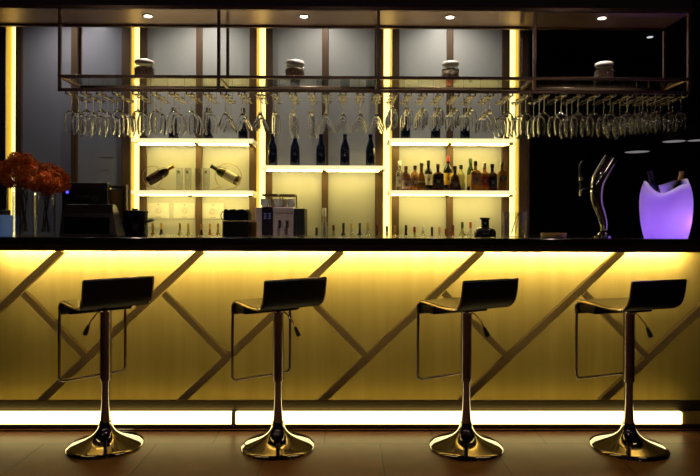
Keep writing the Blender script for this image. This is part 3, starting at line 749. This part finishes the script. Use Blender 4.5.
# ------------------------------------------------------------ things on the bar top
def on_bar(px, Y): return (PX(px, Y, 236), Y, ZC)
S = lambda Y: F / Y
# ice bucket (black pot)
Y = 3.72; t = thing('ice_bucket', 'black lidded pot with side handle on the bar beside the cash register', 'pot', on_bar(135, Y)); r = 12.3/S(Y)
hh = ZY(212, Y) - ZC
obj('pot_body', lathe(nb(), [(0, 0), (r*.97, 0), (r, .005), (r, hh-.012), (r*1.03, hh-.010), (r*1.03, hh), (0, hh)], 30), m_black, t, smooth=True)
lid = obj('lid', lathe(nb(), [(0, hh), (r*1.02, hh), (r*.98, hh+.005), (0, hh+.008)], 30), m_plastic, t, smooth=True)
obj('lid_knob', lathe(nb(), [(0, hh+.006), (.016, hh+.007), (.020, hh+.014), (.016, hh+.018), (0, hh+.018)], 18), m_plastic, lid, smooth=True)
zh = ZY(221.5, Y) - ZC
obj('handle', prism(nb(), [(r-.003, zh-.014), (r+.035, zh-.001), (r+.042, zh+.005), (r+.03, zh+.007), (r-.003, zh+.004)], -.014, .014), m_plastic, t, bevel=.002)
# caddy with black goods
Y = 3.80; t = thing('bar_caddy', 'dark box piled with black folded cloths left of the coffee machine', 'box', on_bar(237.5, Y))
hb = ZY(222, Y) - ZC; hw = 13/S(Y)
obj('box_body', box(nb(), -hw, hw, -.07, .07, 0, hb), mat('caddy_purple_black', (.028, .014, .026), .35), t, bevel=.003)
obj('lid', box(nb(), -hw-.002, hw+.002, -.072, .072, hb, hb+.006), m_black, t, bevel=.002)
ht = ZY(210.5, Y) - ZC
bm = nb(); n = 22; nx = 3
for iy in range(3):
    y0 = -.06 + iy*.042
    pts = [(-hw*.94, hb+.007)]
    for k_ in range(n+1):
        u = k_/n; pts.append((-hw*.94 + u*hw*1.9, ht + .006*math.sin(u*19+iy*2) - (.014 if u > .93 or u < .04 else 0)))
    pts.append((hw*.96, hb+.007))
    prism(bm, pts, y0, y0+.036)
obj('cloth_stack', bm, mat('black_cloth', (.010, .009, .009), .8, bump=.5), t)
obj('side_ring', tube(nb(), [(-hw*.96 + .02*math.cos(R(90+a*12)), -.03, (hb+ht)/2 + .028*math.sin(R(90+a*12))) for a in range(16)], .0025, 8), m_rail, t, smooth=True)
Y = 3.80
tag(obj('gold_box', box(nb(), -3/S(Y), 3/S(Y), -.03, .03, 0, hb), mat('gold_card', (.50, .30, .07), .45), loc=on_bar(254.0, Y), bevel=.002), 'small golden box wedged between the dark box and the coffee machine', 'box')
# black decanter
Y = 3.80; t = thing('decanter', 'squat black round-shouldered flask on the bar left of the clear glass bucket', 'decanter', on_bar(485, Y)); s_ = 1/S(Y)
obj('flask_body', lathe(nb(), [(0, 0), (10.3*s_, 0), (11*s_, .006), (11*s_, .028), (9.6*s_, .044), (7*s_, .054), (4.4*s_, .058), (4.0*s_, .064), (3.9*s_, .108), (0, .108)], 30), mat('flask_black', (.010, .007, .010), .1, coat=.6), t, smooth=True)
obj('stopper', lathe(nb(), [(0, .108), (4.9*s_, .108), (5.1*s_, .112), (5.0*s_, .120), (0, .121)], 24), m_plastic, t, smooth=True)
# clear glass bucket
Y = 3.78; t = thing('glass_ice_bucket', 'clear glass bucket with tongs standing on the bar before the rightmost light column', 'bucket', on_bar(514.5, Y)); s_ = 1/S(Y)
hg = ZY(211.5, Y) - ZC; r = 12*s_
obj('glass_body', lathe(nb(), [(0, 0), (r*.86, 0), (r*.90, .006), (r, hg-.004), (r, hg), (r-.004, hg), (r*.90-.004, .012), (0, .012)], 30), m_vase, t, smooth=True)
obj('tongs', tube(nb(), [(-.02, 0, .02), (.01, .01, hg*.7), (.03, .02, hg*.95), (.034, .02, hg*.95), (.014, -.01, hg*.6), (-.002, -.02, .02)], .0025, 8), m_chrome, t, smooth=True)
# brass dish
Y = 3.62; t = thing('brass_dish', 'low brass dish on the bar between the glass bucket and beer tap', 'dish', on_bar(553.5, Y)); r = 12.5/S(Y)
obj('dish_body', lathe(nb(), [(0, 0), (r*.9, 0), (r, .006), (r, .026), (r*.93, .026), (r*.90, .010), (0, .008)], 30), mat('brass', (.80, .52, .14), .4, .3), t, smooth=True)

# beer tap
Y = 3.62; t = thing('beer_tap', 'curved chrome beer tap with black handle on the bar', 'beer tap', on_bar(603, Y))
bx, bz = PX(603, Y), ZC
def tp(x, y, dy=0): p = P(x, y, Y); return (p.x-bx, dy, p.z-bz)
path = smooth_path([tp(604, 231), tp(604, 224), tp(601.5, 214), tp(598, 204), tp(597, 192), tp(598.5, 182), tp(603, 172), tp(611, 159)], 5)
n = len(path)
obj('column', tube(nb(), path, .02, 20, rs=[(.020 + .025*min(1, (i/n)*1.3)) for i in range(n)]), m_chrome, t, smooth=True, angle=60)
obj('base_flange', lathe(nb(), [(0, 0), (.052, 0), (.052, .008), (.034, .016), (.026, .03), (0, .03)], 28), m_chrome, t, smooth=True)
obj('nozzle', tube(nb(), [tp(597, 188), tp(590, 188.5), tp(583, 188.5), tp(580.5, 190), tp(580, 196)], .007, 12), m_chrome, t, smooth=True)
hd = obj('handle', tube(nb(), smooth_path([tp(581, 189), tp(581, 180), tp(580, 172), tp(580.5, 165), tp(583, 161)], 4), .008, 12, rs=None), m_black, t, smooth=True)
obj('handle_collar', lathe(nb(), [(0, -.01), (.012, -.01), (.014, 0), (.012, .012), (0, .012)], 16, Matrix.Translation(tp(581, 179))), m_chrome, hd, smooth=True)
Y = 3.60
tag(obj('drip_tray', box(nb(), -.24, .10, -.06, .13, 0, .012) , m_chrome_pole, loc=(PX(640, 3.7), 3.72, ZC), bevel=.003), 'flat metal drip tray on the bar behind the purple bucket', 'tray') if False else None

# purple illuminated wine bucket
Yb = 3.47; s_ = 1/S(Yb)
bk = thing('illuminated_bucket', 'glowing purple wavy-rimmed wine bucket at the right end of the bar', 'bucket', on_bar(665.7, Yb))
Hb = ZY(188, Yb, 665) - ZC
seg = 64
m_bk = bpy.data.materials.new('glowing_plastic'); m_bk.use_nodes = True
nt = m_bk.node_tree; b = nt.nodes['Principled BSDF']
b.inputs['Base Color'].default_value = (.80, .74, .86, 1); b.inputs['Roughness'].default_value = .4
tr = nt.nodes.new('ShaderNodeBsdfTranslucent'); tr.inputs[0].default_value = (.9, .85, .95, 1)
mx = nt.nodes.new('ShaderNodeMixShader'); mx.inputs[0].default_value = .55
nt.links.new(b.outputs[0], mx.inputs[1]); nt.links.new(tr.outputs[0], mx.inputs[2]); nt.links.new(mx.outputs[0], nt.nodes['Material Output'].inputs[0])
prof_b = [(20*s_, 0), (21.5*s_, .03), (23.6*s_, .09), (24.6*s_, .16), (24.8*s_, .20), (24.3*s_, Hb*.80), (22.8*s_, Hb*.90), (20.3*s_, Hb)]
def rim(th, k_):
    # wavy rim: high on the right and left, dipping at the front left
    cp = [(0, .056), (.6, .050), (1.57, .022), (2.6, .046), (3.0, .043), (4.1, -.034), (5.2, .016), (6.2832, .056)]
    th = th % 6.28318
    for (a, va), (b, vb) in zip(cp, cp[1:]):
        if a <= th <= b + 1e-4:
            u = (th-a)/(b-a); v = va + (vb-va)*(.5-.5*math.cos(math.pi*u)); break
    return (k_/7.0)**2.2 * v
bm = nb(); rings = []
for k_, (r, z) in enumerate(prof_b): rings.append([bm.verts.new((r*math.cos(2*math.pi*i/seg), r*.86*math.sin(2*math.pi*i/seg), z + rim(2*math.pi*i/seg, k_))) for i in range(seg)])
for a, b_ in zip(rings, rings[1:]):
    for i in range(seg): bm.faces.new((a[i], a[(i+1)%seg], b_[(i+1)%seg], b_[i]))
bm.faces.new(rings[0][::-1])
o = obj('bucket_shell', bm, m_bk, bk, smooth=True)
md = o.modifiers.new('s', 'SOLIDIFY'); md.thickness = .004; md.offset = -1
l = bpy.data.lights.new('bucket_led', 'POINT'); l.energy = 7.5; l.color = (.24, .12, 1.0); l.shadow_soft_size = .03
lo = bpy.data.objects.new('led_module', l); C.objects.link(lo); lo.parent = bk; lo.location = (.02, -.01, .10)
l = bpy.data.lights.new('bucket_led', 'POINT'); l.energy = .8; l.color = (1.0, .35, .65); l.shadow_soft_size = .03
lo = bpy.data.objects.new('led_module', l); C.objects.link(lo); lo.parent = bk; lo.location = (.075, -.05, .10)
bl = Vector(bk.location)
def leaning(name, top_px, yoff, label, foilm, bodym, base):
    A = bl + Vector(base); B = P(top_px[0], top_px[1], Yb + yoff)
    d = (B - A).normalized(); q = Vector((0, 0, 1)).rotation_difference(d)
    A = B - d*.297
    o = thing(name, label, 'bottle', A, group='bottles in the purple bucket'); o.rotation_euler = q.to_euler()
    obj('bottle_body', lathe(nb(), [(r*.9, z) for r, z in WINE if z < .26] + [(0, .26)], 22), bodym, o, smooth=True)
    obj('foil_cap', lathe(nb(), [(0, .24), (.0155, .242), (.0150, .28), (.0175, .285), (.0175, .300), (0, .302)], 18), foilm, o, smooth=True)
leaning('wine_bottle', (650, 171.5), .03, 'dark bottle leaning left inside the purple bucket', caps['black'], m_navy, (-.01, .03, .06))
leaning('wine_bottle', (682.5, 172.5), .05, 'bottle with gold foil neck standing at the right inside the purple bucket', caps['gold'], m_navy, (.03, .04, .06))

# ------------------------------------------------------------ cash register and neighbours
Y0 = 3.50
t = thing('cash_register', 'black sloping cash register on the bar at the left', 'cash register', on_bar(93, Y0))
s_ = 1/S(Y0); X0 = PX(93, Y0)
h1 = ZY(205, Y0) - ZC
bm = nb()
b4 = [(-31*s_, 0), (32*s_, 0)]
A = [bm.verts.new(v) for v in ((-30*s_,-.05,0),(27*s_,-.05,0),(27*s_,.10,0),(-30*s_,.10,0))]
B = [bm.verts.new(v) for v in ((-29*s_,-.03,h1*.72),(22*s_,-.03,h1*.72),(20*s_,.09,h1*.78),(-29*s_,.09,h1*.78))]
D = [bm.verts.new(v) for v in ((-27*s_,.0,h1),(19*s_,.0,h1),(17*s_,.08,h1),(-27*s_,.08,h1))]
for q0, q1 in ((A, B), (B, D)):
    for i in range(4): bm.faces.new((q0[i], q0[(i+1)%4], q1[(i+1)%4], q1[i]))
bm.faces.new(A[::-1]); bm.faces.new(D)
obj('housing', bm, mat('register_black', (.040, .032, .036), .28), t, bevel=.006)
obj('emblem', box(nb(), -9*s_, -4*s_, -.018, -.008, h1*.88, h1*.925), m_chrome, t)
obj('inset_panel', box(nb(), -25*s_, 19*s_, -.050, -.040, h1*.08, h1*.60), m_black, t, bevel=.003)
Y1 = 3.74; s_ = 1/S(Y1)
t = thing('customer_display', 'black flat box with a blue light and faint flower mark behind the register', 'display', on_bar(84.5, Y1))
h2 = ZY(183.5, Y1) - ZC; hw = 22.5*s_
obj('screen_housing', box(nb(), -hw, hw, 0, .045, 0, h2), m_plastic, t, bevel=.004)
obj('blue_light', lathe(nb(), [(0, -.004), (.007, -.004), (.009, .002), (0, .004)], 14, Matrix.Translation((-17*s_, -.002, ZY(193, Y1)-ZC)) @ Matrix.Rotation(R(90), 4, 'X')), mat('blue_led', (.1, .1, .8), .4, emit=(.06, .06, 1.0), es=3), t)
bm = nb()
for k_ in range(6):
    a = k_*math.pi/3; cx, cz = 10*s_ + .014*math.cos(a), ZY(199.5, Y1)-ZC + .014*math.sin(a)
    prism(bm, [(cx+.008*math.cos(a+q*math.pi/4), cz+.006*math.sin(a+q*math.pi/4)) for q in range(8)], -.003, -.0005)
pts = [(-9*s_ + k_*.0045, -.0018, ZY(197.5, Y1)-ZC + .010*math.sin(k_*1.35)) for k_ in range(20)]
tube(bm, pts, .0011, 6)
obj('logo', bm, mat('faint_logo', (.10, .10, .12), .6), t)
t = thing('metal_stand_frame', 'brown open frame standing between the register and the black pot', 'frame', on_bar(117.5, 3.87)); s_ = 1/S(3.87)
h3 = ZY(185.5, 3.86) - ZC
obj('post', box(nb(), -9.5*s_, -7.2*s_, -.02, .02, 0, h3), m_rail, t, bevel=.002)
obj('post', box(nb(), 5*s_, 9.5*s_, -.02, .02, 0, h3), m_up, t, bevel=.002)
obj('top_bar', prism(nb(), [(-10*s_, h3), (9.8*s_, h3-.012), (9.8*s_, h3-.034), (-10*s_, h3-.016)], -.022, .022), m_up, t, bevel=.002)
obj('back_plate', box(nb(), -7.2*s_, 5*s_, .012, .018, 0, h3-.03), mat('amber_plate', (.75, .50, .12), .35), t)
# left edge devices
Yd = 3.62; s_ = 1/S(Yd)
t = thing('touchscreen', 'dark screen on a foot at the far left edge of the bar', 'screen', on_bar(-8, 3.80)); sd = 1/S(3.80)
obj('screen', box(nb(), -17*sd, 14*sd, 0, .03, ZY(213, 3.8)-ZC, ZY(163, 3.8)-ZC), m_plastic, t, bevel=.004)
obj('foot', box(nb(), -10*sd, 8*sd, -.02, .06, 0, ZY(213, 3.8)-ZC), m_plastic, t, bevel=.004)
t = thing('receipt_printer', 'small pale blue device at the far left edge of the bar', 'device', on_bar(-5, 3.46)); s5 = 1/S(3.5)
m_blue = mat('blue_plastic_glow', (.25, .42, .75), .35, emit=(.10, .22, .55), es=.15)  # casing given a faint blue glow of its own
hp = ZY(216, 3.5)-ZC
obj('body', box(nb(), -12*s5, 10.5*s5, -.05, .08, 0, hp), m_blue, t, bevel=.006)
obj('screen', box(nb(), -10*s5, 6.5*s5, -.054, -.049, hp*.12, hp*.78), mat('blue_screen', (.02, .05, .12), .2, emit=(.03, .10, .25), es=.5), t)
obj('paper_lid', box(nb(), -12*s5, 9*s5, -.03, .07, hp, hp+.03), m_plastic, t, bevel=.006)

# vases with orange flowers
def vase(px, Y, wpx, top, label):
    r = wpx/2/S(Y); h = ZY(top, Y) - ZC
    t = thing('glass_vase', label, 'vase', on_bar(px, Y), group='tall clear vases')
    obj('vase_body', lathe(nb(), [(0, 0), (r, 0), (r, h), (r-.004, h), (r-.004, .022), (0, .022)], 28), m_vase, t, smooth=True)
    return t
vase(24, 3.60, 21, 193, 'tall clear cylinder vase holding the larger orange bouquet')
vase(45.5, 3.50, 18, 195, 'tall clear cylinder vase beside the register holding orange flowers')
m_pet = mat('orange_petals', (.78, .14, .015), .6, noise=(22, (1.0, .36, .05), (1, 1, 1)))
m_stem = mat('dark_stems', (.035, .022, .010), .7)
def petals(rad, n, seed):
    rnd = random.Random(seed); bm = nb()
    for _ in range(n):
        u = rnd.uniform(-1, 1); a = rnd.uniform(0, 2*math.pi); s_ = math.sqrt(1-u*u)
        d = Vector((s_*math.cos(a), s_*math.sin(a), u)); c = d*rad*rnd.uniform(.55, 1.0)
        t_ = d.orthogonal().normalized(); t_ = Matrix.Rotation(rnd.uniform(0, 6.3), 3, d) @ t_; b_ = d.cross(t_)
        L, W = rnd.uniform(.009, .017), rnd.uniform(.003, .006)
        p0 = c; p1 = c + (d*.5 + t_*.7)*L*.6 + b_*W; p2 = c + (d*.8 + t_*.8)*L; p3 = c + (d*.5 + t_*.7)*L*.6 - b_*W
        p4 = (p1+p3)/2 + d*.0015
        v = [bm.verts.new(q) for q in (p0, p1, p2, p3, p4)]
        bm.faces.new((v[0], v[1], v[4])); bm.faces.new((v[1], v[2], v[4])); bm.faces.new((v[2], v[3], v[4])); bm.faces.new((v[3], v[0], v[4]))
    bmesh.ops.create_icosphere(bm, subdivisions=1, radius=rad*.5)
    return bm
pet_mesh = [None]*3
def bouquet(base, blooms, label, seed):
    rnd = random.Random(seed)
    t = thing('flower_bouquet', label, 'flowers', (base[0], base[1], ZC+.024), group='orange bouquets in the vases')
    bm = nb(); o = Vector(t.location)
    for (x, y, yy, r) in blooms:
        e = P(x, y, yy) - o; a = rnd.uniform(0, 6.3); rr = .022
        s0 = Vector((rr*math.cos(a), rr*math.sin(a), .004)); mid = Vector((rr*math.cos(a+2.6)*.8, rr*math.sin(a+2.6)*.8, .20))
        tube(bm, smooth_path([s0, mid, mid.lerp(e, .55) + Vector((0, 0, .005)), e], 4), .0022, 6)
    obj('stems', bm, m_stem, t, smooth=True)
    for k_, (x, y, yy, r) in enumerate(blooms):
        i = k_ % 3
        if pet_mesh[i] is None:
            q = obj('blossom', petals(.045, 620, 11+i), m_pet, t); pet_mesh[i] = q
        else:
            q = pet_mesh[i].copy(); C.objects.link(q); q.parent = t
        q.location = P(x, y, yy) - o; sc_ = r/.045; q.scale = (sc_,)*3; q.rotation_euler = (rnd.uniform(0, 6), rnd.uniform(0, 6), rnd.uniform(0, 6))
vb1 = on_bar(24, 3.60); vb2 = on_bar(45.5, 3.50)
bouquet(vb1, [(3, 176, 3.60, .045), (2, 168, 3.66, .04), (11, 166, 3.56, .045), (16, 159.5, 3.62, .042), (25, 161, 3.58, .045), (22, 172, 3.53, .048), (33, 166, 3.64, .042), (10, 181, 3.55, .040), (27, 181, 3.60, .042), (36, 175, 3.68, .040)], 'larger bouquet of feathery orange flowers at the far left', 3)
bouquet(vb2, [(38, 171, 3.50, .042), (48, 170, 3.52, .042), (45, 180, 3.44, .046), (57, 174, 3.50, .042), (63, 178.5, 3.52, .038), (57, 185, 3.46, .044), (36, 184, 3.46, .042), (65, 186, 3.50, .030), (48, 190, 3.50, .036)], 'smaller bouquet of feathery orange flowers next to the cash register', 5)

# ------------------------------------------------------------ dark area at the right
m_shade = mat('dark_lampshade', (.020, .016, .020), .8)
m_glow = mat('dim_lamp_diffuser', (.6, .6, .6), .5, emit=(.62, .60, .62), es=.28)
def pendant(px, py, Y, wpx, label):
    p = P(px, py, Y); r = wpx/2/S(Y)
    t = thing('pendant_lamp', label, 'pendant lamp', p, group='dim pendant lamps in the dark area')
    obj('lamp_shade', lathe(nb(), [(r, 0), (r*1.0, .17), (r*.97, .17), (r*.97, 0)], 32), m_shade, t, smooth=True)
    obj('diffuser', lathe(nb(), [(0, .001), (r*.95, .001), (r*.95, .006), (0, .006)], 32), m_glow, t)
    obj('cord', tube(nb(), [(0, 0, .17), (0, 0, 3.2-p.z)], .004, 6), m_plastic, t)
pendant(637, 152, 6.0, 24, 'dim drum pendant lamp hanging behind the beer tap, leftmost of the three')
pendant(674, 141.5, 5.6, 22, 'dim drum pendant lamp above the purple bucket, middle of the three')
pendant(697, 140.5, 5.9, 18, 'dim drum pendant lamp at the right edge of the photo')

# ------------------------------------------------------------ camera, world, render settings
cam = bpy.data.cameras.new('camera'); co = bpy.data.objects.new('camera', cam); C.objects.link(co)
co.location = (0, 0, HC); co.rotation_mode = 'QUATERNION'; co.rotation_quaternion = CAMR.to_quaternion()
cam.sensor_width = 36; cam.lens = 36*F/700; cam.shift_y = -(238-HOR)/700; cam.clip_start = .05
sc.camera = co
w = bpy.data.worlds.new('world'); sc.world = w; w.use_nodes = True
w.node_tree.nodes['Background'].inputs[0].default_value = (.02, .018, .03, 1); w.node_tree.nodes['Background'].inputs[1].default_value = .3
sc.view_settings.view_transform = 'Standard'; sc.view_settings.look = 'None'; sc.view_settings.gamma = 1; sc.view_settings.exposure = 0
sc.view_settings.use_curve_mapping = False
cy = sc.cycles
cy.use_denoising = True; cy.max_bounces = 24; cy.diffuse_bounces = 3; cy.glossy_bounces = 6; cy.transmission_bounces = 24; cy.transparent_max_bounces = 32
cy.caustics_refractive = False; cy.caustics_reflective = False; cy.sample_clamp_indirect = 4
